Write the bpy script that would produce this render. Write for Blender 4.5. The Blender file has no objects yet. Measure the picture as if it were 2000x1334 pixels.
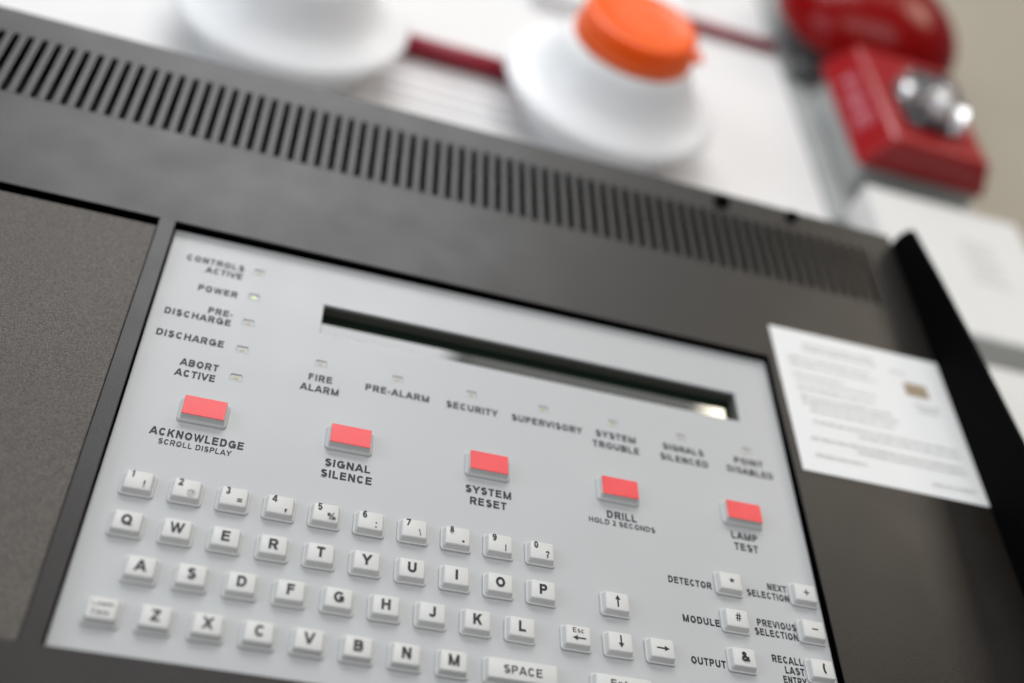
import bpy, bmesh, math, random
from mathutils import Vector, Matrix

random.seed(7)
PU = 0.0127         # panel unit: one key pitch (half an inch) in metres; wall coordinates below are in key pitches
WU = 0.01506        # grid unit of the devices on the wall behind
U = PU
S = bpy.context.scene
C = S.collection


def W(x, y, z=0.0):
    """wall coordinates (x right, y down the wall, z into the wall) -> world metres"""
    return Vector((x * U, z * U, -y * U))


# ------------------------------------------------------------------ camera
cam_d = bpy.data.cameras.new('camera')
cam = bpy.data.objects.new('camera', cam_d)
C.objects.link(cam)
S.camera = cam
right = Vector((0.95306757, -0.30265342, -0.00794405))
down = Vector((0.20754159, 0.67221047, -0.71067544))
fwd = Vector((0.22042843, 0.67567299, 0.70347517))
M = Matrix((right, -down, -fwd)).transposed().to_4x4()
M.translation = W(1.69255, 14.5683, -20.56323)
cam.matrix_world = M
cam_d.sensor_width = 36.0
cam_d.lens = 39.4
cam_d.clip_start = 0.01
cam_d.clip_end = 50
cam_d.dof.use_dof = True
cam_d.dof.focus_distance = 25.35 * U
cam_d.dof.aperture_fstop = 3.9
cam_d.dof.aperture_blades = 8

# ------------------------------------------------------------------ light
w = bpy.data.worlds.new('World')
S.world = w
w.use_nodes = True
bg = w.node_tree.nodes['Background']
bg.inputs['Color'].default_value = (0.86, 0.90, 1.0, 1)
bg.inputs['Strength'].default_value = 0.15


def area(name, loc, target, sx, sy, power, col):
    d = bpy.data.lights.new(name, 'AREA')
    d.shape = 'RECTANGLE'
    d.size = sx
    d.size_y = sy
    d.energy = power
    d.color = col
    o = bpy.data.objects.new(name, d)
    o.location = loc
    o.rotation_euler = (Vector(target) - Vector(loc)).to_track_quat('-Z', 'Y').to_euler()
    C.objects.link(o)
    return o


area('ceiling_light', (-0.06, -0.98, 1.30), (0.1, 0, 0.08), 0.9, 0.75, 13.5, (0.98, 0.985, 1.0))
area('display_fade_fill', (0.565, -0.98, 1.30), (0.1, 0, 0.08), 0.46, 0.75, 1.3, (1.0, 0.98, 0.93))  # added weak panel so the reflection in the display fades towards the right
area('window_light', (-1.7, -1.1, 0.15), (0.1, 0, 0.15), 1.1, 1.1, 13.0, (0.84, 0.92, 1.0))
area('front_fill', (0.1, -2.1, -0.1), (0.1, 0, 0.15), 2.2, 0.9, 22.0, (1.0, 0.985, 0.965))
area('warm_side_fill', (1.45, -1.15, 1.35), (0.18, 0, 0.1), 0.5, 0.5, 5.5, (1.0, 0.88, 0.70))  # added warm source for the sheen on the right of the frame
area('small_ceiling_lamp', (1.0, -1.31, 1.37), (0.18, 0, 0.1), 0.06, 0.06, 0.25, (1.0, 0.92, 0.74))

S.view_settings.view_transform = 'Standard'
S.view_settings.look = 'None'
S.view_settings.exposure = 0.0
S.view_settings.gamma = 1.0


# ------------------------------------------------------------------ materials
def mat(name, col, rough=0.5, metal=0.0, spec=0.5, grain=0.0, gscale=900.0, vary=0.0, vscale=30.0,
        bump=0.0, bscale=1500.0, trans=0.0, ior=1.45, coat=0.0, rvary=0.0, bdist=0.0001):
    m = bpy.data.materials.new(name)
    m.use_nodes = True
    nt = m.node_tree
    b = nt.nodes['Principled BSDF']
    b.inputs['Base Color'].default_value = (*col, 1)
    b.inputs['Roughness'].default_value = rough
    b.inputs['Metallic'].default_value = metal
    b.inputs['Specular IOR Level'].default_value = spec
    b.inputs['Transmission Weight'].default_value = trans
    b.inputs['IOR'].default_value = ior
    b.inputs['Coat Weight'].default_value = coat
    b.inputs['Coat Roughness'].default_value = 0.08
    tc = nt.nodes.new('ShaderNodeTexCoord')
    last = None
    if grain or vary:
        last = nt.nodes.new('ShaderNodeRGB')
        last.outputs[0].default_value = (*col, 1)
        out = last.outputs[0]
        for amt, sc in ((grain, gscale), (vary, vscale)):
            if not amt:
                continue
            n = nt.nodes.new('ShaderNodeTexNoise')
            n.inputs['Scale'].default_value = sc
            n.inputs['Detail'].default_value = 3
            nt.links.new(tc.outputs['Object'], n.inputs['Vector'])
            mr = nt.nodes.new('ShaderNodeMapRange')
            mr.inputs[1].default_value = 0.25
            mr.inputs[2].default_value = 0.75
            mr.inputs[3].default_value = 1 - amt
            mr.inputs[4].default_value = 1 + amt
            nt.links.new(n.outputs['Fac'], mr.inputs[0])
            vm = nt.nodes.new('ShaderNodeVectorMath')
            vm.operation = 'SCALE'
            nt.links.new(out, vm.inputs[0])
            nt.links.new(mr.outputs[0], vm.inputs['Scale'])
            out = vm.outputs[0]
        nt.links.new(out, b.inputs['Base Color'])
    if rvary:
        n = nt.nodes.new('ShaderNodeTexNoise')
        n.inputs['Scale'].default_value = 55
        n.inputs['Detail'].default_value = 4
        nt.links.new(tc.outputs['Object'], n.inputs['Vector'])
        mr = nt.nodes.new('ShaderNodeMapRange')
        mr.inputs[1].default_value = 0.3
        mr.inputs[2].default_value = 0.7
        mr.inputs[3].default_value = rough - rvary
        mr.inputs[4].default_value = rough + rvary
        nt.links.new(n.outputs['Fac'], mr.inputs[0])
        nt.links.new(mr.outputs[0], b.inputs['Roughness'])
    if bump:
        n = nt.nodes.new('ShaderNodeTexNoise')
        n.inputs['Scale'].default_value = bscale
        n.inputs['Detail'].default_value = 2
        nt.links.new(tc.outputs['Object'], n.inputs['Vector'])
        bp = nt.nodes.new('ShaderNodeBump')
        bp.inputs['Strength'].default_value = bump
        bp.inputs['Distance'].default_value = bdist
        nt.links.new(n.outputs['Fac'], bp.inputs['Height'])
        nt.links.new(bp.outputs[0], b.inputs['Normal'])
    return m


m_metal = mat('powder_coat', (0.0095, 0.0068, 0.0048), 0.42, 0.0, 0.62, grain=0.25, gscale=1300, vary=0.10, vscale=25,
              bump=0.55, bscale=1700, rvary=0.03)
m_blank = mat('textured_coat', (0.070, 0.059, 0.048), 0.5, 0.0, 0.6, grain=0.75, gscale=1900, vary=0.08, vscale=25,
              bump=0.9, bscale=2600, bdist=0.0002)
m_black = mat('black_enamel', (0.003, 0.003, 0.003), 0.7, 0, 0.03, bump=0.2)
m_inner = mat('cabinet_inner', (0.02, 0.022, 0.02), 0.6)
m_plate = mat('membrane', (0.478, 0.488, 0.490), 0.36, 0, 0.4, vary=0.025, vscale=14, bump=0.08, bscale=2500, rvary=0.06)
m_key = mat('key_rubber', (0.62, 0.62, 0.60), 0.45, 0, 0.4, bump=0.08, vary=0.02, vscale=60)
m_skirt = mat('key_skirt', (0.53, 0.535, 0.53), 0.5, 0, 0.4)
m_redcap = mat('red_film', (0.83, 0.085, 0.09), 0.34, 0, 0.5, vary=0.07, vscale=110, rvary=0.1, bump=0.15, bscale=900)
m_print = mat('dark_print', (0.016, 0.016, 0.021), 0.5, vary=0.2, vscale=400)
m_window = mat('window_wall', (0.13, 0.13, 0.105), 0.5)
m_glass = mat('display_glass', (0.004, 0.010, 0.006), 0.05, 0, 0.9, bump=0.0, ior=1.54)
m_led_r = mat('lamp_amber', (0.46, 0.38, 0.28), 0.3)
m_led_g = mat('lamp_green', (0.50, 0.56, 0.30), 0.3)
m_led_y = mat('lamp_yellow', (0.46, 0.41, 0.18), 0.3)
_b = m_led_g.node_tree.nodes['Principled BSDF']
_b.inputs['Emission Color'].default_value = (0.5, 0.8, 0.15, 1)
_b.inputs['Emission Strength'].default_value = 0.5
m_paper = mat('paper', (0.80, 0.80, 0.79), 0.7, 0, 0.25, vary=0.01, vscale=80)
m_faint = mat('faint_print', (0.58, 0.59, 0.56), 0.7, grain=0.1, gscale=2000)
m_tan = mat('tan_print', (0.36, 0.28, 0.19), 0.7, grain=0.4, gscale=700)
m_wplast = mat('white_plastic', (0.93, 0.935, 0.94), 0.35, 0, 0.5, vary=0.01, vscale=30)
m_orange = mat('orange_plastic', (1.0, 0.13, 0.008), 0.38, 0, 0.45, vary=0.03, vscale=50)
_b = m_orange.node_tree.nodes['Principled BSDF']
_b.inputs['Subsurface Weight'].default_value = 0.7
_b.inputs['Subsurface Radius'].default_value = (1.0, 0.25, 0.02)
_b.inputs['Subsurface Scale'].default_value = 0.012
m_board = mat('white_board', (0.76, 0.75, 0.74), 0.45, 0, 0.35, vary=0.015, vscale=12)
m_lilac = mat('board_line', (0.62, 0.59, 0.62), 0.5)
m_cable = mat('red_cable', (0.30, 0.012, 0.03), 0.35, 0, 0.5, vary=0.05, vscale=60)
m_red = mat('red_enamel', (0.31, 0.003, 0.005), 0.3, 0, 0.45, coat=0.15, vary=0.04, vscale=30)
m_bell = mat('bell_enamel', (0.22, 0.0008, 0.001), 0.22, 0, 0.2, coat=0.0, vary=0.04, vscale=30)
m_letter = mat('pale_letters', (0.55, 0.16, 0.20), 0.5)
m_module = mat('module_plastic', (0.70, 0.70, 0.68), 0.45, 0, 0.4, vary=0.02)
m_olive = mat('gap_dark_olive', (0.085, 0.083, 0.065), 0.5, 0.0, 0.4, vary=0.1)  # dark tone of the sheet added in the module gap
m_vfaint = mat('very_faint_print', (0.54, 0.54, 0.52), 0.5)
m_chrome = mat('chrome', (0.85, 0.85, 0.86), 0.22, 1.0)
m_bulb = mat('frosted_chrome', (0.8, 0.8, 0.82), 0.42, 1.0)
m_clear = mat('clear_lens', (0.97, 0.98, 0.98), 0.16, 0, 0.5, trans=1.0, ior=1.3)
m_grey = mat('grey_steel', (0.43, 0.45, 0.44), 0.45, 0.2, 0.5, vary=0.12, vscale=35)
m_dgrey = mat('dark_grey_plastic', (0.07, 0.075, 0.075), 0.5)
m_wall = mat('beige_paint', (0.36, 0.325, 0.26), 0.7, 0, 0.3, vary=0.03, vscale=8, bump=0.1, bscale=300)


# ------------------------------------------------------------------ helpers
def new_obj(name, bm, m, parent=None, loc=None, smooth=False, bevel=0.0, seg=2, angle=35):
    bmesh.ops.recalc_face_normals(bm, faces=bm.faces)
    me = bpy.data.meshes.new(name)
    bm.to_mesh(me)
    bm.free()
    me.materials.append(m)
    if smooth:
        for p in me.polygons:
            p.use_smooth = True
    o = bpy.data.objects.new(name, me)
    C.objects.link(o)
    if parent:
        o.parent = parent
    if loc is not None:
        o.location = loc
    if bevel:
        md = o.modifiers.new('bevel', 'BEVEL')
        md.width = bevel * U
        md.segments = seg
        md.limit_method = 'ANGLE'
        md.angle_limit = math.radians(angle)
        for p in me.polygons:
            p.use_smooth = True
        md.harden_normals = True
    return o


def empty(name, loc, label, cat, group=None):
    o = bpy.data.objects.new(name, None)
    C.objects.link(o)
    o.location = loc
    o.empty_display_size = 0.02
    o['label'] = label
    o['category'] = cat
    if group:
        o['group'] = group
    return o


def tag(o, label, cat, group=None):
    o['label'] = label
    o['category'] = cat
    if group:
        o['group'] = group
    return o


def add_box(bm, x0, x1, y0, y1, z0, z1, o=(0, 0, 0)):
    vs = [bm.verts.new(W(x - o[0], y - o[1], z - o[2])) for z in (z0, z1) for y in (y0, y1) for x in (x0, x1)]
    for f in ((0, 1, 3, 2), (4, 6, 7, 5), (0, 4, 5, 1), (2, 3, 7, 6), (0, 2, 6, 4), (1, 5, 7, 3)):
        bm.faces.new([vs[i] for i in f])


def rrect(hx, hy, r, n=5, cy=0.0):
    """rounded rectangle outline"""
    pts = []
    for cx, cyy, a0 in ((hx - r, hy - r, 0), (-hx + r, hy - r, 90), (-hx + r, -hy + r, 180), (hx - r, -hy + r, 270)):
        for i in range(n + 1):
            a = math.radians(a0 + 90 * i / n)
            pts.append((cx + r * math.cos(a), cy + cyy + r * math.sin(a)))
    return pts


def loft(bm, loops, cap0=False, cap1=True):
    """loops: list of (outline points, z); equal point counts"""
    rings = [[bm.verts.new(W(x, y, z)) for x, y in pts] for pts, z in loops]
    n = len(rings[0])
    for a, b in zip(rings, rings[1:]):
        for i in range(n):
            j = (i + 1) % n
            bm.faces.new((a[i], a[j], b[j], b[i]))
    if cap0:
        bm.faces.new(rings[0])
    if cap1:
        bm.faces.new(rings[-1])


def lathe(bm, prof, n=96):
    """prof: list of (radius, z); axis = wall normal"""
    loops = []
    for r, z in prof:
        loops.append(([(r * math.cos(2 * math.pi * i / n), r * math.sin(2 * math.pi * i / n)) for i in range(n)], z))
    loft(bm, loops, cap0=False, cap1=True)


def sheet(bm, xs, ys, holes, z0, z1, outer=True):
    """flat sheet with rectangular holes, thickness z0 (front) to z1 (back)"""
    xs = sorted(set(xs + [h[0] for h in holes] + [h[1] for h in holes]))
    ys = sorted(set(ys + [h[2] for h in holes] + [h[3] for h in holes]))
    inh = lambda i, j: (i < 0 or j < 0 or i >= len(xs) - 1 or j >= len(ys) - 1 or any(
        h[0] - 1e-6 <= xs[i] and xs[i + 1] <= h[1] + 1e-6 and h[2] - 1e-6 <= ys[j] and ys[j + 1] <= h[3] + 1e-6 for h in holes))
    cache = {}

    def v(i, j, z):
        k = (i, j, z)
        if k not in cache:
            cache[k] = bm.verts.new(W(xs[i], ys[j], z))
        return cache[k]
    for i in range(len(xs) - 1):
        for j in range(len(ys) - 1):
            if inh(i, j):
                continue
            for z in (z0, z1):
                bm.faces.new((v(i, j, z), v(i + 1, j, z), v(i + 1, j + 1, z), v(i, j + 1, z)))
            for di, dj, a, b in ((-1, 0, (i, j), (i, j + 1)), (1, 0, (i + 1, j), (i + 1, j + 1)),
                                 (0, -1, (i, j), (i + 1, j)), (0, 1, (i, j + 1), (i + 1, j + 1))):
                if inh(i + di, j + dj):
                    bm.faces.new((v(*a, z0), v(*b, z0), v(*b, z1), v(*a, z1)))


def tube(bm, pts, r, n=12):
    rings = []
    P = [W(*p) for p in pts]
    for i, p in enumerate(P):
        d = (P[min(i + 1, len(P) - 1)] - P[max(i - 1, 0)]).normalized()
        a = d.orthogonal().normalized()
        if i:
            a = (pa - d * pa.dot(d)).normalized()
        pa = a
        b = d.cross(a)
        rings.append([bm.verts.new(p + r * U * (math.cos(2 * math.pi * k / n) * a + math.sin(2 * math.pi * k / n) * b)) for k in range(n)])
    for a, b in zip(rings, rings[1:]):
        for k in range(n):
            bm.faces.new((a[k], a[(k + 1) % n], b[(k + 1) % n], b[k]))
    bm.faces.new(rings[0])
    bm.faces.new(rings[-1])


# ---- lettering: a plain bold sans drawn from bars, slanted bars and arcs; cap height 1
ADV = dict(zip('ABCDEFGHIJKLMNOPQRSTUVWXYZ', (1.0, 1.0, 1.0, 1.0, .93, .85, 1.08, 1.0, .39, .77, 1.0, .85, 1.16, 1.0, 1.08, .93, 1.08,
                                              1.0, .93, .85, 1.0, .93, 1.31, .93, .93, .85)))
ADV.update({c: .77 for c in '0123456789?'})
ADV.update({'!': .46, '=': .81, ',': .39, '%': 1.2, '\\': .45, '#': .8, '&': 1.0, '(': .46, '-': .46, '@': 1.3,
            'o': .85, 'w': 1.08, 'e': .77, 'r': .54, 'a': .77, 's': .77, 'c': .77, 'n': .85, 't': .46, ' ': .39})


def glyph(ch, w):
    """list of polygons for one character"""
    P = []
    A = ADV[ch]
    h = w / 2
    l, r, m = .09 + h, A - .09 - h, A / 2
    T, B = 1 - h, h

    def V(x, y0=0.0, y1=1.0):
        P.append([(x - h, y0), (x + h, y0), (x + h, y1), (x - h, y1)])

    def H(y, x0, x1, k=h * .92):
        P.append([(x0, y - k), (x1, y - k), (x1, y + k), (x0, y + k)])

    def D(x0, y0, x1, y1, f=1.0):
        q = f * w * math.hypot(x1 - x0, y1 - y0) / abs(y1 - y0) / 2
        P.append([(x0 - q, y0), (x0 + q, y0), (x1 + q, y1), (x1 - q, y1)])

    def arc(cx, cy, rx, ry, a0, a1, f=1.0):
        n = max(4, int(abs(a1 - a0) / 15))
        k = h * f
        for i in range(n):
            q = []
            for j, s in ((i, 1), (i + 1, 1), (i + 1, -1), (i, -1)):
                a = math.radians(a0 + (a1 - a0) * j / n)
                q.append((cx + (rx + s * k) * math.cos(a), cy + (ry + s * k * .95) * math.sin(a)))
            P.append(q)

    rx, ry = (r - l) / 2, .5 - h
    if ch == 'A':
        D(.1, 0, m, 1); D(A - .1, 0, m, 1); H(.3, .28, A - .28)
    elif ch in 'BPR':
        V(l); xa = m + .05
        mid = .53 if ch == 'B' else .46
        H(T, l, xa); H(mid, l, xa)
        arc(xa, (T + mid) / 2, r - xa - (.03 if ch == 'B' else 0), (T - mid) / 2, -90, 90)
        if ch == 'B':
            H(B, l, xa); arc(xa, (B + mid) / 2, r - xa, (mid - B) / 2, -90, 90)
        if ch == 'R':
            D(m + .05, .44, r + .01, 0)
    elif ch in 'CG':
        arc(m, .5, rx, ry, 38, 322 if ch == 'C' else 330)
        if ch == 'G':
            H(.47, m + .02, r + h); V(r, 0.08, .45)
    elif ch == 'D':
        V(l); xa = l + .28; H(T, l, xa); H(B, l, xa); arc(xa, .5, r - xa, ry, -90, 90)
    elif ch in 'EF':
        V(l); H(T, l, r + h - .02); H(.53, l, r + h - .07)
        if ch == 'E':
            H(B, l, r + h)
    elif ch == 'H':
        V(l); V(r); H(.52, l, r)
    elif ch == 'I':
        V(m)
    elif ch == 'J':
        V(r, .3); arc(m - .02, .3, r - m + .02, .3 - h, 0, -170)
    elif ch == 'K':
        V(l); D(l + .06, .34, r - .01, 1); D(l + .28, .58, r + .02, 0)
    elif ch == 'L':
        V(l); H(B, l, r + h)
    elif ch == 'M':
        V(l); V(r); D(l, 1, m, 0, .8); D(r, 1, m, 0, .8)
    elif ch == 'N':
        V(l); V(r); D(l, 1, r, 0)
    elif ch in 'OQ0':
        arc(m, .5, rx, ry, 0, 360)
        if ch == 'Q':
            D(m + .08, .28, r + .05, 0)
    elif ch == 'S' or ch in '38':
        if ch == 'S':
            arc(m, .735, rx - .02, .265 - h, 22, 270); arc(m, .265, rx, .265, 90, 90)
            arc(m, (.47 + B) / 2 + .02, rx, (.47 - B) / 2 + .02, 90, -158)
        elif ch == '3':
            arc(m, .74, rx - .03, .26 - h, 160, -90); arc(m, .265, rx, .265 - h + .015, 90, -160)
        else:
            arc(m, .75, rx - .02, .25 - h * .8, 0, 360, .8); arc(m, .27, rx, .27 - h * .8, 0, 360, .85)
    elif ch == 'T':
        V(m); H(T, .05, A - .05)
    elif ch == 'U':
        V(l, .38); V(r, .38); arc(m, .38, rx, .38 - h, 180, 360)
    elif ch in 'Vv':
        D(.1, 1, m, 0); D(A - .1, 1, m, 0)
    elif ch in 'Ww':
        t = 1 if ch == 'W' else .74
        for a, b in ((.1, .31), (.5, .31), (.5, .69), (.9, .69)):
            D(A * a, t, A * b, 0, .85)
    elif ch == 'X':
        D(.12, 0, A - .12, 1); D(.12, 1, A - .12, 0)
    elif ch == 'Y':
        D(.1, 1, m, .4); D(A - .1, 1, m, .4); V(m, 0, .46)
    elif ch == 'Z':
        H(T, .06, A - .07); H(B, .05, A - .05); D(.17, h, A - .18, 1 - h)
    elif ch == '1':
        V(m + .08); P.append([(m - .18, .7), (m + .08, .7), (m + .08, .84), (m - .18, .8)])
    elif ch == '2':
        arc(m, .72, rx, .28 - h, 175, -40); H(B, .07, A - .07); D(.2, h, r - .06, .55)
    elif ch == '4':
        V(r - .06); H(.28, .06, A - .04); D(.13, .3, r - .1, 1)
    elif ch == '5':
        H(T, l, r + .02); D(l, .45, l + .06, 1); arc(m, .33, rx, .33 - h, 140, -155)
    elif ch == '6':
        arc(m, .32, rx, .32 - h, 0, 360); arc(m + .02, .5, rx + .02, ry, 50, 190)
    elif ch == '9':
        arc(m, .68, rx, .32 - h, 0, 360); arc(m - .02, .5, rx + .02, ry, -130, 10)
    elif ch == '7':
        H(T, .07, A - .07); D(m - .12, 0, r, 1 - h)
    elif ch == '!':
        V(m, .32); V(m, 0, .16)
    elif ch == '=':
        H(.36, .08, A - .08); H(.66, .08, A - .08)
    elif ch == '-':
        H(.4, .06, A - .06)
    elif ch == ',':
        V(m, 0, .2); D(m - .04, -.2, m + .03, .02, .6)
    elif ch == '%':
        arc(.27, .76, .16, .17, 0, 360, .8); arc(A - .27, .24, .16, .17, 0, 360, .8); D(.35, 0, A - .35, 1, .7)
    elif ch == '\\':
        D(.1, 1, A - .1, 0)
    elif ch == '?':
        arc(m, .74, rx - .02, .26 - h, 175, -60); V(m, .27, .48); V(m, 0, .17)
    elif ch == '#':
        D(.22, 0, .36, 1, .75); D(.46, 0, .60, 1, .75); H(.34, .05, A - .08, h * .75); H(.66, .09, A - .04, h * .75)
    elif ch == '&':
        arc(.42, .80, .15, .13, 0, 360, .9); arc(.40, .27, .24, .2, 60, 340, .95); D(.30, .75, .86, 0, .95); arc(.45, .32, .33, .25, -60, 30, .9)
    elif ch == '(':
        arc(m + .28, .45, .34, .62, 125, 235)
    elif ch == '@':
        arc(m, .45, .56, .56, -50, 290, .42); arc(m - .02, .45, .22, .25, 0, 360, .42); P.append([(m + .2, .2), (m + .28, .2), (m + .28, .7), (m + .2, .7)])
    elif ch == 'o':
        arc(m, .37, rx, .37 - h, 0, 360)
    elif ch == 'e':
        arc(m, .37, rx, .37 - h, 0, 320); H(.36, l, r, h * .7)
    elif ch == 'c':
        arc(m, .37, rx, .37 - h, 45, 315)
    elif ch == 'a':
        V(r, 0, .5); arc(m, .5, rx, .24 - h, 0, 160); arc(m, .22, rx, .22 - h, 0, 360)
    elif ch == 's':
        arc(m, .55, rx - .03, .19 - h * .8, 25, 270, .9); arc(m, .20, rx, .2 - h * .8, 90, -155, .9)
    elif ch == 'n':
        V(l, 0, .74); V(r, 0, .45); arc(m, .45, rx, .29 - h, 0, 180)
    elif ch == 'r':
        V(l, 0, .74); arc(l + .22, .42, .22, .30 - h, 80, 180)
    elif ch == 't':
        V(m, 0.02, .95); H(.68, .03, A - .03, h * .8)
    return P


def text_bm(txt, bold=0.17):
    """lettering as a flat mesh; cap height 1; bold = stroke width"""
    bm = bmesh.new()
    x = 0.0
    for ch in txt:
        for q, pts in enumerate(glyph(ch, bold)):
            bm.faces.new([bm.verts.new((x + px, py, q * 0.004)) for px, py in pts])
        x += ADV[ch] + .03
    return bm


def place_text(txt, cx, yb, width=None, cap=0.2, z=0.0, bold=0.17, origin=(0, 0, 0), centre=True):
    """returns a bmesh of the text standing on the wall: centre x, baseline y; width or cap height given"""
    bm = text_bm(txt, bold)
    xs = [v.co.x for v in bm.verts]
    x0, x1 = min(xs), max(xs)
    CAPH = 1.0
    sy = cap / CAPH
    sx = (width / (x1 - x0)) if width else sy * 0.92
    for v in bm.verts:
        x, y = v.co.x, v.co.y
        v.co = W(cx + (x - (x0 + x1) / 2) * sx - origin[0], yb - y * sy - origin[1], z - origin[2] - v.co.z * 0.15)
    return bm


def flat_obj(name, bm, m, parent=None, loc=None):
    """flat print: make all faces look out of the wall"""
    for f in bm.faces:
        f.normal_update()
        if f.normal.y > 0:
            f.normal_flip()
    me = bpy.data.meshes.new(name)
    bm.to_mesh(me)
    bm.free()
    me.materials.append(m)
    o = bpy.data.objects.new(name, me)
    C.objects.link(o)
    if parent:
        o.parent = parent
    if loc is not None:
        o.location = loc
    return o


# ================================================================== setting: wall and board
U = WU
bm = bmesh.new()
add_box(bm, -70, 110, -130, 60, 3.3, 5.0)
wall = new_obj('wall', bm, m_wall)
wall['kind'] = 'structure'

bm = bmesh.new()
add_box(bm, -60, 22.9, -95, 14, 2.8, 3.29)
board = tag(new_obj('display_board', bm, m_board, bevel=0.08), 'large white display board on the wall behind the dark panel', 'board')
bm = bmesh.new()
for yy, hh in ((-23.35, 0.10), (-22.7, 0.14), (-21.9, 0.10), (-21.2, 0.16)):
    add_box(bm, 4.0, 12.4, yy, yy + hh, 2.76, 2.799)
flat = new_obj('ruled_line', bm, m_lilac, board)

# grey steel plate the red devices are mounted on
bm = bmesh.new()
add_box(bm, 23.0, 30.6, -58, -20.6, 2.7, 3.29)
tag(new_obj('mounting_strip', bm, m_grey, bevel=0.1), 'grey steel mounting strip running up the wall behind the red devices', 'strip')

# ================================================================== the alarm panel
U = PU
panel = empty('fire_alarm_panel', W(0, 0, 0), 'dark grey fire alarm control panel with a pale keypad and long vent grille', 'control panel')
FZ = -0.27          # front of the dark sheet metal
BX = 22.4
VT, VB = -14.76, -11.98   # vent slot ends
PITCH = 0.3935
V0 = -6.45 - 21 * PITCH - PITCH / 2
NV = int(round((21.16 - V0) / PITCH))
V1 = V0 + NV * PITCH

bm = bmesh.new()
sheet(bm, [-16.5, BX], [-15.93, 14.0],
      [(V0, V1, VT, VB), (-16.0, -1.28, -8.295, 3.955), (-0.86, 16.26, -8.295, 3.955)], FZ, FZ + 0.06)
frame = new_obj('door_frame', bm, m_metal, panel, bevel=0.02, seg=2)
for p in frame.data.polygons:
    p.use_smooth = False
frame.modifiers['bevel'].harden_normals = False

# vent slats, flared at both ends so that the slots between them end round
bm = bmesh.new()
hw, sl = PITCH / 2, 0.104
outl = []
for s in (1, -1):
    ymid, yend = (VB, VT) if s == 1 else (VT, VB)


def flare(side, top):
    pts = []
    n = 4
    for i in range(n + 1):
        a = math.pi / 2 * i / n
        x = hw - sl * math.sin(a)
        d = sl * (1 - math.cos(a))
        pts.append((side * x, (VT + sl - math.cos(math.pi / 2 - a) * 0 - (sl - d) * 1.0) if top else (VB - sl + (sl - d))))
    return pts


r_t = flare(1, True)
r_b = list(reversed(flare(1, False)))
l_b = flare(-1, False)
l_t = list(reversed(flare(-1, True)))
# slot half-width is hw - (hw - sl): slat half width = hw - sl
outline = [(x, y) for x, y in r_t] + r_b + l_b + l_t
front = [bm.verts.new(W(x, y, FZ)) for x, y in outline]
back = [bm.verts.new(W(x, y, FZ + 0.06)) for x, y in outline]
bm.faces.new(front)
bm.faces.new(back)
for i in range(len(outline)):
    j = (i + 1) % len(outline)
    bm.faces.new((front[i], front[j], back[j], back[i]))
slat = new_obj('vent_slat', bm, m_metal, panel)
slat.location = W(V0 + PITCH / 2, 0, 0)
for k in range(1, NV):
    c = slat.copy()
    c.location = W(V0 + PITCH * (k + 0.5), 0, 0)
    c.parent = panel
    C.objects.link(c)

# cabinet body: hollow tray behind the door (top, sides, bottom, back) and the vent chamber
bm = bmesh.new()
add_box(bm, -16.5, BX, -15.93, -15.75, FZ + 0.061, 7.12)
add_box(bm, -16.5, BX, 13.8, 14.0, FZ + 0.061, 7.12)
add_box(bm, BX - 0.18, BX, -15.749, 13.799, FZ + 0.061, 7.12)
add_box(bm, -16.5, -16.3, -15.749, 13.799, FZ + 0.061, 7.12)
new_obj('cabinet', bm, m_metal, panel)
bm = bmesh.new()
add_box(bm, -16.2, BX - 0.2, -15.7, -11.2, 1.3, 1.4)
add_box(bm, -16.2, BX - 0.2, -11.2, -11.1, -0.14, 1.4)
new_obj('vent_chamber', bm, m_inner, panel)

# raised black rail along the right side of the door
bm = bmesh.new()
prof = [(-15.45, FZ - 0.003), (-15.42, -0.7), (-15.2, -1.15), (-15.02, -1.36), (-14.9, -1.40), (-12.5, -1.64), (-9.56, -1.88), (-5.1, -2.17), (0, -2.52), (6, -2.95), (14, -3.5), (14, FZ - 0.003)]
a = [bm.verts.new(W(22.34, y, z)) for y, z in prof]
b = [bm.verts.new(W(22.5, y, z)) for y, z in prof]
bm.faces.new(a)
bm.faces.new(b)
for i in range(len(prof)):
    j = (i + 1) % len(prof)
    bm.faces.new((a[i], a[j], b[j], b[i]))
new_obj('side_rail', bm, m_black, panel, bevel=0.03)

# screws at the top edge
for x, y, r in ((15.8, -15.35, 0.25), (18.45, -15.5, 0.19)):
    bm = bmesh.new()
    lathe(bm, [(r * 1.15, 0.0), (r * 1.15, -0.05), (r, -0.09), (r * 0.85, -0.22), (r * 0.5, -0.27)], 20)
    new_obj('screw', bm, m_black, panel, loc=W(x, y, FZ), smooth=True)

# blank plate on the left
bm = bmesh.new()
add_box(bm, -15.95, -1.283, -8.02, 3.945, -0.235, 0.0)
new_obj('blank_plate', bm, m_blank, panel, bevel=0.035)
bm = bmesh.new()
sheet(bm, [-16.2, 17.2], [-8.6, 4.3], [(3.0, 15.3, -6.95, -5.4)], 0.12, 0.2)
new_obj('backing_tray', bm, m_black, panel)

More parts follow.
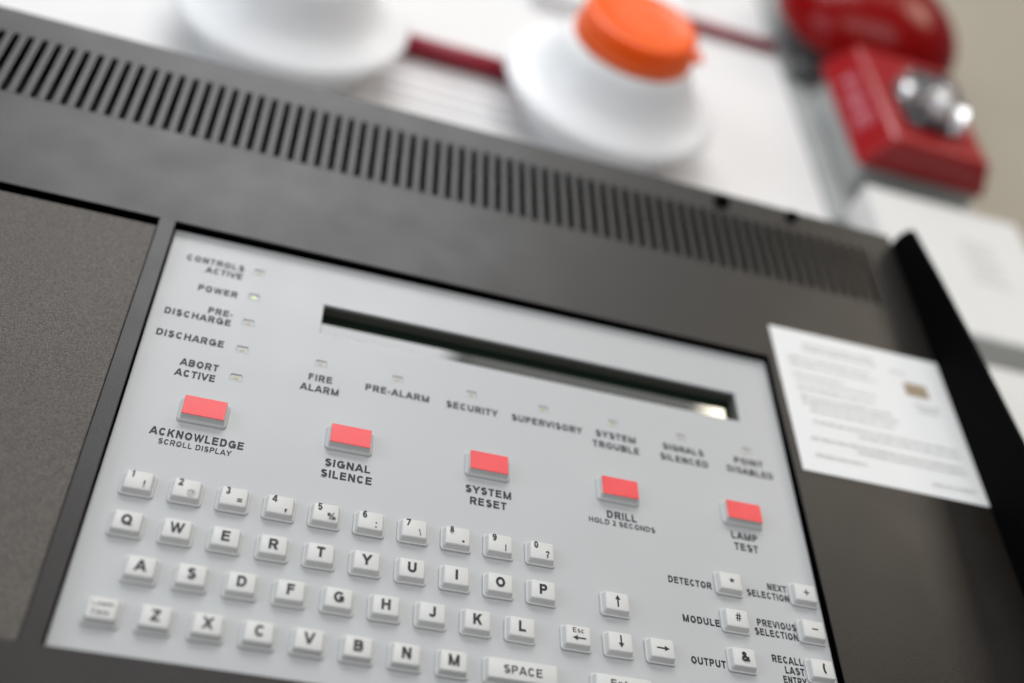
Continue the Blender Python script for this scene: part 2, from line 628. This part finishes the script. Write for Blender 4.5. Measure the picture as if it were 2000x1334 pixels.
# pale keypad membrane with the display window and the lamp windows cut out
LED = [(1.49, -7.35, m_led_r), (1.49, -6.42, m_led_g), (1.49, -5.49, m_led_r), (1.49, -4.56, m_led_r), (1.49, -3.63, m_led_y)]
LED += [(3.42 + 1.937 * i, -4.62, m) for i, m in enumerate((m_led_r, m_led_r, m_led_r, m_led_y, m_led_y, m_led_r, m_led_r))]
LW, LH = 0.125, 0.085
holes = [(x - LW, x + LW, y - LH, y + LH) for x, y, _ in LED]
WIN = (3.27, 15.02, -6.70, -5.66)
bm = bmesh.new()
sheet(bm, [-0.84, 16.25], [-8.27, 3.95], holes + [WIN], 0.0, 0.1)
new_obj('keypad_plate', bm, m_plate, panel, bevel=0.02, seg=2)

# display: recess walls and glass
bm = bmesh.new()
D = 0.36
x0, x1, y0, y1 = WIN
sheet(bm, [x0 - 0.2, x1 + 0.2], [y0 - 0.2, y1 + 0.2], [(x0 + 0.01, x1 - 0.01, y0 + 0.01, y1 - 0.01)], 0.205, D)
wallw = new_obj('display_surround', bm, m_window, panel)
bm = bmesh.new()
sheet(bm, [x0 - 0.05, x1 + 0.05], [y0 - 0.05, y1 + 0.05], [(x0 + 0.011, x1 - 0.011, y0 + 0.011, y1 - 0.011)], 0.101, 0.204)
new_obj('display_gasket', bm, m_window, panel)
bm = bmesh.new()
add_box(bm, x0 - 0.1, x1 + 0.1, y0 - 0.1, y1 + 0.1, D + 0.002, D + 0.08)
new_obj('display_glass', bm, m_glass, panel)

# indicator lamps
for x, y, m in LED:
    bm = bmesh.new()
    loft(bm, [(rrect(0.13, 0.09, 0.02, 2), 0.05), (rrect(0.13, 0.09, 0.02, 2), 0.022)])
    lamp = new_obj('indicator_lamp', bm, m_plate, panel, loc=W(x, y, 0.0))
    bm = bmesh.new()
    loft(bm, [([(a_, b_ + 0.01) for a_, b_ in rrect(0.062, 0.038, 0.02, 2)], 0.021), ([(a_, b_ + 0.01) for a_, b_ in rrect(0.055, 0.03, 0.02, 2)], 0.012)])
    new_obj('lamp_lens', bm, m, lamp)
    # moulded frame round the lamp window
    bm = bmesh.new()
    for a, b in (((LW + 0.055), (LH + 0.05)),):
        loft(bm, [(rrect(a, b, 0.03, 3), 0.001), (rrect(a - 0.02, b - 0.02, 0.03, 3), -0.004), (rrect(LW + 0.012, LH + 0.012, 0.02, 3), -0.006), (rrect(LW, LH, 0.015, 3), 0.05)], cap1=False)
    new_obj('lamp_rim', bm, m_plate, lamp)

# keys ---------------------------------------------------------------
KH = 0.215


def key_bm(hx, hy):
    b_ = bmesh.new()
    L = [(rrect(hx + 0.066, hy + 0.062, 0.10), 0.0), (rrect(hx + 0.061, hy + 0.057, 0.10), -0.035),
         (rrect(hx + 0.055, hy + 0.055, 0.09), -0.055), (rrect(hx + 0.022, hy + 0.022, 0.06), -0.062),
         (rrect(hx + 0.005, hy + 0.005, 0.05), -0.10),
         (rrect(hx - 0.012, hy - 0.012, 0.045), -KH + 0.035), (rrect(hx - 0.022, hy - 0.022, 0.04), -KH + 0.012),
         (rrect(hx - 0.04, hy - 0.04, 0.035), -KH)]
    loft(b_, L)
    return b_


_keymesh = {}


def key(x, y, hx=0.30, hy=0.25):
    y -= 0.075
    if (hx, hy) not in _keymesh:
        o = new_obj('key', key_bm(hx, hy), m_key, panel, loc=W(x, y, 0), smooth=True)
        o.data.shade_smooth()
        md = o.modifiers.new('edges', 'EDGE_SPLIT')
        md.split_angle = math.radians(50)
        _keymesh[(hx, hy)] = o
        return o
    o = _keymesh[(hx, hy)].copy()
    o.location = W(x, y, 0)
    o.rotation_euler = (random.gauss(0, 0.008), random.gauss(0, 0.006), random.gauss(0, 0.008))
    o.parent = panel
    C.objects.link(o)
    return o


ZT = -KH - 0.004


def legend(k, txt, dx=0, dy=0.115, cap=0.26, bold=0.24, width=None):
    flat_obj('legend', place_text(txt, dx, dy, width, cap, ZT, bold), m_print, k)


def poly_legend(k, polys):
    b_ = bmesh.new()
    for pts in polys:
        b_.faces.new([b_.verts.new(W(x, y, ZT)) for x, y in pts])
    flat_obj('legend', b_, m_print, k)


def arrow_polys(ang, cx=0, cy=0, L=0.155, hw_=0.066, hl=0.12, t=0.019):
    base = [[(-L, -t), (L - hl, -t), (L - hl, t), (-L, t)], [(L - hl, -hw_), (L, 0), (L - hl, hw_)]]
    ca, sa = math.cos(ang), math.sin(ang)
    return [[(cx + x * ca - y * sa, cy + x * sa + y * ca) for x, y in p] for p in base]


for i, (dg, sy) in enumerate(zip('1234567890', ['!', '@', '=', ',', '%', ':', '\\', '.', '|', '?'])):
    k = key(i, 0)
    legend(k, dg, -0.14, -0.05, 0.18, 0.20)
    if sy in '.:':
        n = []
        for yy in ([0.13] if sy == '.' else [0.04, 0.15]):
            rr = 0.03 if sy == '.' else 0.02
            n.append([(0.13 + rr * math.cos(a * math.pi / 6), yy + rr * math.sin(a * math.pi / 6)) for a in range(12)])
        poly_legend(k, n)
    elif sy == '|':
        poly_legend(k, [[(0.117, 0.01), (0.143, 0.01), (0.143, 0.185), (0.117, 0.185)]])
    elif sy == ',':
        legend(k, ',', 0.13, 0.13, 0.24, 0.24)
    elif sy == '\\':
        legend(k, sy, 0.13, 0.17, 0.17, 0.13)
    elif sy == '@':
        legend(k, sy, 0.11, 0.17, 0.15, 0.14)
    else:
        legend(k, sy, 0.13, 0.17, 0.18, 0.20)
for i, ch in enumerate('QWERTYUIOP'):
    legend(key(i, 1.034), ch)
for i, ch in enumerate('ASDFGHJKL'):
    legend(key(0.494 + i, 2.045), ch)
for i, ch in enumerate(['', 'Z', 'X', 'C', 'V', 'B', 'N', 'M']):
    k = key(i, 3.085)
    if ch:
        legend(k, ch)
    else:
        legend(k, 'Lower', 0, -0.045, 0.11, 0.17)
        legend(k, 'Case', -0.02, 0.135, 0.11, 0.17)
k = key(8.5, 3.085, 0.78, 0.25)
legend(k, 'SPACE', 0, 0.10, 0.195, 0.185)
k = key(10.77, 3.085, 0.66, 0.25)
legend(k, 'Enter', 0, 0.06, 0.19, 0.185)
poly_legend(key(10.77, 1.01), arrow_polys(-math.pi / 2, 0.01, -0.01))
poly_legend(key(10.77, 2.03), arrow_polys(math.pi / 2, 0.01, -0.01))
poly_legend(key(11.77, 2.02), arrow_polys(0, 0.01, 0.0))
k = key(9.78, 2.03)
legend(k, 'Esc', 0.0, -0.055, 0.12, 0.17)
poly_legend(k, arrow_polys(math.pi, 0.02, 0.07))
k = key(13.77, -0.08)
star = []
for i in range(10):
    a_ = -math.pi / 2 + i * math.pi / 5
    rr = 0.088 if i % 2 == 0 else 0.036
    star.append((0.02 + rr * math.cos(a_), -0.02 + rr * math.sin(a_)))
poly_legend(k, [star])
legend(key(13.78, 0.92), '#', 0.02, 0.08, 0.225, 0.16)
legend(key(13.79, 1.92), '&', 0.02, 0.10, 0.235)
k = key(15.77, -0.13)
poly_legend(k, [[(-0.06, -0.017), (0.10, -0.017), (0.10, 0.017), (-0.06, 0.017)], [(0.003, -0.085), (0.037, -0.085), (0.037, -0.0175), (0.003, -0.0175)], [(0.003, 0.0175), (0.037, 0.0175), (0.037, 0.085), (0.003, 0.085)]])
poly_legend(key(15.78, 0.87), [[(-0.06, -0.02), (0.10, -0.02), (0.10, 0.016), (-0.06, 0.016)]])
legend(key(15.79, 1.89), '(', 0.03, 0.10, 0.24)



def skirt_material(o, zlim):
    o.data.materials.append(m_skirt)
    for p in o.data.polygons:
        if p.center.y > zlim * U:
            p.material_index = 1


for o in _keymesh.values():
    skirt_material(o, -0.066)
# red function buttons -------------------------------------------------
btn0 = None
for i in range(5):
    x, y = 0.965 + i * 3.378, -2.335
    if btn0 is None:
        b_ = bmesh.new()
        hx, hy = 0.50, 0.295
        loft(b_, [(rrect(hx + 0.065, hy + 0.06, 0.10), 0.0), (rrect(hx + 0.058, hy + 0.053, 0.10), -0.04), (rrect(hx + 0.04, hy + 0.038, 0.07), -0.06),
                  (rrect(hx + 0.02, hy + 0.02, 0.05), -0.068), (rrect(hx, hy, 0.05), -0.10), (rrect(hx - 0.015, hy - 0.015, 0.045), -0.205), (rrect(hx - 0.02, hy - 0.02, 0.035), -0.226)])
        btn0 = new_obj('push_button', b_, m_key, panel, loc=W(x, y, 0), smooth=True)
        md = btn0.modifiers.new('edges', 'EDGE_SPLIT')
        md.split_angle = math.radians(50)
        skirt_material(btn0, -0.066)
        b_ = bmesh.new()
        loft(b_, [(rrect(0.475, 0.270, 0.02, 3), -0.222), (rrect(0.475, 0.270, 0.02, 3), -0.238), (rrect(0.469, 0.264, 0.018, 3), -0.244)])
        cap0 = new_obj('red_insert', b_, m_redcap, btn0)
    else:
        o = btn0.copy()
        o.location = W(x, y, 0)
        o.parent = panel
        C.objects.link(o)
        c = cap0.copy()
        c.parent = o
        C.objects.link(c)

# printing on the keypad ------------------------------------------------
TEXTS = [('CONTROLS', 0.36, -7.24, 1.46), ('ACTIVE', 0.62, -6.93, 0.94), ('POWER', 0.59, -6.24, 0.98),
         ('PRE-', 0.78, -5.52, 0.60), ('DISCHARGE', 0.28, -5.22, 1.60), ('DISCHARGE', 0.24, -4.47, 1.60),
         ('ABORT', 0.60, -3.67, 0.90), ('ACTIVE', 0.56, -3.33, 0.94), ('ACKNOWLEDGE', 0.95, -1.51, 2.08),
         ('SCROLL DISPLAY', 0.96, -1.28, 1.60), ('FIRE', 3.46, -4.01, 0.58), ('ALARM', 3.47, -3.66, 0.95),
         ('PRE-ALARM', 5.39, -4.04, 1.62), ('SECURITY', 7.33, -4.02, 1.36), ('SUPERVISORY', 9.33, -4.02, 1.92),
         ('SYSTEM', 11.21, -4.06, 1.11), ('TROUBLE', 11.19, -3.70, 1.29), ('SIGNALS', 13.12, -4.08, 1.16),
         ('SILENCED', 13.11, -3.72, 1.36), ('POINT', 15.03, -4.10, 0.85), ('DISABLED', 15.02, -3.76, 1.34),
         ('SIGNAL', 4.38, -1.51, 1.06), ('SILENCE', 4.38, -1.19, 1.18), ('SYSTEM', 7.77, -1.51, 1.13),
         ('RESET', 7.77, -1.18, 0.90), ('DRILL', 11.17, -1.52, 0.78), ('HOLD 2 SECONDS', 11.16, -1.31, 1.72),
         ('LAMP', 14.48, -1.60, 0.72), ('TEST', 14.48, -1.27, 0.66), ('DETECTOR', 12.78, 0.03, 1.12),
         ('NEXT', 15.12, -0.24, 0.52), ('SELECTION', 14.84, 0.02, 1.13), ('MODULE', 12.94, 1.03, 0.94),
         ('PREVIOUS', 14.91, 0.81, 1.02), ('SELECTION', 14.87, 1.06, 1.13), ('OUTPUT', 12.97, 2.08, 0.86),
         ('RECALL', 15.02, 1.71, 0.80), ('LAST', 15.16, 1.96, 0.50), ('ENTRY', 15.12, 2.21, 0.60)]
for s, cx, yb, wd in TEXTS:
    small = s in ('SCROLL DISPLAY', 'HOLD 2 SECONDS')
    cap = 0.155 if small else 0.222
    if cx > 12.5 and yb > -0.5:
        cap = 0.19
    flat_obj('printed_text', place_text(s, cx, yb, wd, cap, -0.004, 0.20 if small else 0.235), m_print, panel)

# ================================================================== paper card stuck on the door
card = empty('paper_card', W(16.5, -4.11, FZ), 'white printed paper card stuck on the dark door right of the keypad', 'card')
o3 = (16.5, -4.11, FZ)
bm = bmesh.new()
n = 8
pts = []
cx0, cx1, cy0, cy1 = 16.5, 22.34, -9.66, -4.11
g = {}
for j in range(n + 1):
    for i in range(n + 1):
        x = cx0 + (cx1 - cx0) * i / n
        y = cy0 + (cy1 - cy0) * j / n + 0.0
        zz = -0.016 - 0.015 * math.sin(i / n * 3.1) * (1 - j / n)
        g[i, j] = bm.verts.new(W(x - o3[0], y - o3[1], zz))
for j in range(n):
    for i in range(n):
        bm.faces.new((g[i, j], g[i + 1, j], g[i + 1, j + 1], g[i, j + 1]))
sheet_o = flat_obj('paper_sheet', bm, m_paper, card)
md = sheet_o.modifiers.new('thickness', 'SOLIDIFY')
md.thickness = 0.012 * U
md.offset = -1
# unreadable lines of fine print, each a row of short dashes
rows = [(-9.05, 17.5, 19.9, 0.12), (-8.85, 17.5, 20.0, 0.09), (-8.40, 16.9, 19.6, 0.10), (-8.15, 16.9, 19.8, 0.08), (-7.75, 16.9, 18.6, 0.07), (-7.50, 16.95, 19.6, 0.07),
        (-7.20, 16.95, 19.5, 0.08), (-6.85, 17.0, 20.0, 0.10), (-6.62, 17.0, 20.1, 0.10), (-6.38, 17.2, 19.9, 0.07),
        (-5.95, 17.2, 21.9, 0.09), (-5.72, 18.6, 22.0, 0.08), (-5.30, 17.0, 21.9, 0.09), (-5.10, 18.4, 21.9, 0.08), (-4.70, 17.0, 18.6, 0.09), (-4.50, 20.6, 22.0, 0.09)]
bm = bmesh.new()
for y, xa, xb, h in rows:
    x = xa
    while x < xb:
        L = random.uniform(0.08, 0.42)
        xe = min(x + L, xb)
        hh = h * random.uniform(0.7, 1.1)
        vs = [bm.verts.new(W(px - o3[0], py - o3[1], -0.036)) for px, py in ((x, y - hh), (xe, y - hh), (xe, y), (x, y))]
        bm.faces.new(vs)
        x = xe + random.uniform(0.03, 0.07)
flat_obj('fine_print', bm, m_faint, card)
bm = bmesh.new()
add_box(bm, 20.78, 21.58, -8.45, -7.92, -0.034, -0.030, (o3[0], o3[1], 0))
new_obj('printed_picture', bm, m_tan, card)
bm = bmesh.new()
for y, xa, xb in ((-8.85, 20.4, 21.0), (-7.6, 20.9, 21.8), (-7.4, 21.0, 21.7)):
    add_box(bm, xa, xb, y, y + 0.08, -0.034, -0.030, (o3[0], o3[1], 0))
new_obj('picture_caption', bm, m_faint, card)

# ================================================================== smoke detectors
U = WU
WZ = 2.8      # face of the board


def detector(x, y, label):
    t = empty('smoke_detector', W(x, y, WZ), label, 'smoke detector', 'white smoke detectors on the display board')
    o = lambda z: z - WZ
    b_ = bmesh.new()
    lathe(b_, [(3.1, 0.0), (3.2, o(2.5)), (3.3, o(1.75)), (3.3, o(1.45))])
    new_obj('base', b_, m_wplast, t, smooth=True)
    b_ = bmesh.new()
    lathe(b_, [(3.2, o(1.5)), (3.9, o(1.4)), (4.2, o(1.28)), (4.30, o(1.12)), (4.28, o(1.0)), (4.18, o(0.9)), (3.9, o(0.78)), (3.5, o(0.6)), (3.15, o(0.3)), (2.88, o(-0.1)), (2.68, o(-0.5)), (2.52, o(-0.85)), (2.4, o(-0.97))])
    new_obj('housing', b_, m_wplast, t, smooth=True)
    b_ = bmesh.new()
    lathe(b_, [(2.2, o(-0.9)), (2.2, o(-1.5)), (2.05, o(-1.64)), (1.6, o(-1.70))])
    new_obj('sensor_cap', b_, m_wplast, t, smooth=True)
    # ribs of the smoke entry ring
    rib = None
    for k in range(24):
        a_ = 2 * math.pi * k / 24
        if rib is None:
            b_ = bmesh.new()
            add_box(b_, 2.0, 2.28, -0.05, 0.05, o(-1.2), o(-0.7))
            rib = new_obj('rib', b_, m_wplast, t)
            r_ = rib
        else:
            r_ = rib.copy()
            C.objects.link(r_)
            r_.parent = t
        r_.rotation_euler = (0, a_, 0)
    return t


detector(0.55, -22.7, 'bare white smoke detector with no cover, left of the orange-capped one')
detector(12.9, -22.9, 'white smoke detector wearing an orange dust cover')
bm = bmesh.new()
lathe(bm, [(2.10, -1.05), (2.34, -1.02), (2.36, -1.25), (2.26, -1.35), (2.22, -1.98), (2.12, -2.12), (1.95, -2.15), (1.88, -2.10), (0.9, -2.09)])
cover = new_obj('dust_cover', bm, m_orange, None, smooth=True)
cover.location = W(12.95, -22.9, 0)
md = cover.modifiers.new('edges', 'EDGE_SPLIT')
md.split_angle = math.radians(40)
bm = bmesh.new()
add_box(bm, 2.2, 2.75, -0.35, 0.35, -1.32, -1.12)
tab = new_obj('pull_tab', bm, m_orange, cover, bevel=0.05)
tag(cover, 'orange plastic dust cover capping the second white smoke detector', 'dust cover')

# white box in the row above
bm = bmesh.new()
add_box(bm, 10.3, 17.6, -39, -31.3, 1.9, 2.79)
tag(new_obj('junction_box', bm, m_wplast, bevel=0.15), 'white box at the top edge of the photo above the orange-capped detector', 'box')

# red cables
bm = bmesh.new()
tube(bm, [(3.6, -24.42, 2.37), (10.6, -24.42, 2.37)], 0.42, 16)
tag(new_obj('red_cable', bm, m_cable, smooth=True), 'thick dark red cable between the two white smoke detectors', 'cable')
bm = bmesh.new()
tube(bm, [(15.2, -33.2, 2.50), (22.6, -33.2, 2.50)], 0.28, 12)
tag(new_obj('red_cable', bm, m_cable, smooth=True), 'thin dark red cable from behind the orange cover to the red bell', 'cable')
bm = bmesh.new()
tube(bm, [(1.0, -20.0, 2.42), (1.0, -21.3, 2.42), (1.1, -22.2, 2.42)], 0.37, 12)
tag(new_obj('red_cable', bm, m_cable, smooth=True), 'short red cable end below the left smoke detector', 'cable')
bm = bmesh.new()
lathe(bm, [(0.62, 0), (0.62, -0.5), (0.45, -0.75), (0.3, -0.8)], 24)
gl = new_obj('shadow_gland', bm, m_dgrey, None, loc=W(23.6, -31.3, 2.69), smooth=True)  # dark gland shape put in for the shadow near the top of the strip
tag(gl, 'dark gland standing in for a shadow on the grey strip beside the red horn strobe', 'cable gland')

bm = bmesh.new()  # dark sheet added so the gap between the module boxes reads as dark
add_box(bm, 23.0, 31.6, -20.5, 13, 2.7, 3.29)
tag(new_obj('gap_darkener', bm, m_olive, bevel=0.1), 'dark olive sheet added to darken the gap between the two white module boxes', 'plate')

# ================================================================== red horn strobe
hs = empty('horn_strobe', W(26.5, -22.3, 2.7), 'red wall horn strobe with FIRE lettering and a clear flash lens', 'horn strobe')
oz = lambda x, y, z: (x - 26.5, y + 22.3, z - 2.7)
bm = bmesh.new()
ox = (26.5, -22.3, 2.7)
add_box(bm, 24.0, 29.3, -29.6, -22.6, 1.1, 2.699, ox)
new_obj('back_box', bm, m_grey, hs, bevel=0.1)


def frustum(bm_, r0, z0, r1, z1, o_):
    q = []
    for (xa, xb, ya, yb), z in ((r0, z0), (r1, z1)):
        q.append([bm_.verts.new(W(x - o_[0], y - o_[1], z - o_[2])) for x, y in ((xa, ya), (xb, ya), (xb, yb), (xa, yb))])
    bm_.faces.new(q[0])
    bm_.faces.new(q[1])
    for i in range(4):
        j = (i + 1) % 4
        bm_.faces.new((q[0][i], q[0][j], q[1][j], q[1][i]))


bm = bmesh.new()
frustum(bm, (23.45, 29.5, -30.0, -22.25), 1.1, (24.5, 28.8, -29.6, -22.4), -0.5, ox)
new_obj('body', bm, m_red, hs, bevel=0.22, seg=4)
# FIRE lettering running down the slanted left side
fb = text_bm('FIRE', 0.2)
xs = [v.co.x for v in fb.verts]
cxm = (min(xs) + max(xs)) / 2
ax_u = W(0, 1, 0).normalized()                      # reading direction: down the wall
nrm_ = (W(24.5, 0, -0.5) - W(23.45, 0, 1.1))
ax_v = nrm_.normalized()                            # up = away from the wall along the slope
nout = ax_u.cross(ax_v).normalized()
if nout.x > 0:
    nout = -nout
cen = (W(23.45, -26.0, 1.1) + W(24.5, -26.0, -0.5)) / 2
for v in fb.verts:
    u_, vv = (v.co.x - cxm) * 1.2 * U, (v.co.y - 0.5) * 0.75 * U
    v.co = cen + ax_u * u_ + ax_v * vv + nout * 0.03 * U - W(*ox)
me = bpy.data.meshes.new('lettering')
fb.to_mesh(me)
fb.free()
me.materials.append(m_letter)
lo = bpy.data.objects.new('lettering', me)
C.objects.link(lo)
lo.parent = hs
# strobe: chrome trough under a clear lens
bm = bmesh.new()
add_box(bm, 25.3, 27.7, -26.6, -23.7, -0.72, -0.505, ox)
new_obj('strobe_base', bm, m_dgrey, hs, bevel=0.06)
bm = bmesh.new()
n = 12
ra, rb = [], []
for i in range(n + 1):
    a_ = math.pi * i / n
    y = -25.15 - 1.1 * math.cos(a_)
    z = -1.3 + 0.55 * math.sin(a_)
    z = max(z, -1.3)
    ra.append(bm.verts.new(W(25.65 - ox[0], y - ox[1], z - ox[2])))
    rb.append(bm.verts.new(W(27.4 - ox[0], y - ox[1], z - ox[2])))
for i in range(n):
    bm.faces.new((ra[i], ra[i + 1], rb[i + 1], rb[i]))
bm.faces.new(ra)
ref = new_obj('reflector', bm, m_chrome, hs, smooth=True)
for i_, (xx, rr) in enumerate(((26.5, 0.6),)):
    bm = bmesh.new()
    bmesh.ops.create_uvsphere(bm, u_segments=24, v_segments=16, radius=rr * U)
    new_obj('flash_bulb', bm, m_bulb, hs, loc=W(xx - ox[0], -24.4 - ox[1], -1.25 - ox[2]), smooth=True)
bm = bmesh.new()
frustum(bm, (25.25, 27.75, -26.7, -23.6), -0.73, (25.5, 27.5, -26.4, -23.9), -1.75, ox)
new_obj('lens', bm, m_clear, hs, bevel=0.15, seg=3)

# ================================================================== red alarm bell
bell = empty('alarm_bell', W(27.0, -34.7, 2.7), 'glossy dark red dome alarm bell above the horn strobe', 'bell')
bm = bmesh.new()
lathe(bm, [(1.8, 0), (1.8, -1.3), (1.4, -1.5)], 48)
new_obj('mount', bm, m_dgrey, bell, smooth=True)
bm = bmesh.new()
pr = [(4.3, -1.45), (4.62, -1.5), (4.66, -1.7)]
for i in range(1, 15):
    a_ = math.pi / 2 * i / 15
    pr.append((4.66 * math.cos(a_), -1.7 - 2.9 * math.sin(a_)))
lathe(bm, pr, 96)
new_obj('gong', bm, m_bell, bell, smooth=True)
bm = bmesh.new()
lathe(bm, [(0.5, -4.5), (0.5, -4.75), (0.3, -4.85)], 24)
new_obj('bolt', bm, m_chrome, bell, smooth=True)

# ================================================================== white modules at the right
for y0, y1, lab in ((-21.0, -13.2, 'upper white module box right of the black side rail, below the horn strobe'),
                    (-11.8, -3.0, 'lower white module box right of the black side rail, at the photo edge')):
    t = empty('module_box', W(27, y1, 2.69), lab, 'module box', 'white module boxes beside the panel')
    om = (27, y1, 2.69)
    b_ = bmesh.new()
    add_box(b_, 23.5, 30.5, y0, y1, 1.0, 2.689, om)
    new_obj('case', b_, m_module, t, bevel=0.12, seg=3)
    b_ = bmesh.new()
    for q in range(5):
        add_box(b_, 27.0, 28.6 - 0.2 * (q % 2), y0 + 2.2 + q * 0.55, y0 + 2.4 + q * 0.55, 0.985, 0.99, om)
    new_obj('faint_label', b_, m_vfaint, t)

# the wall stands 90 mm behind the face of the panel: bring its grid to its place
for o in C.objects:
    if o.parent is None and o.type in ('MESH', 'EMPTY') and o.name not in ('fire_alarm_panel', 'paper_card'):
        o.location += Vector((-0.00399, 0.04850, 0.03440))
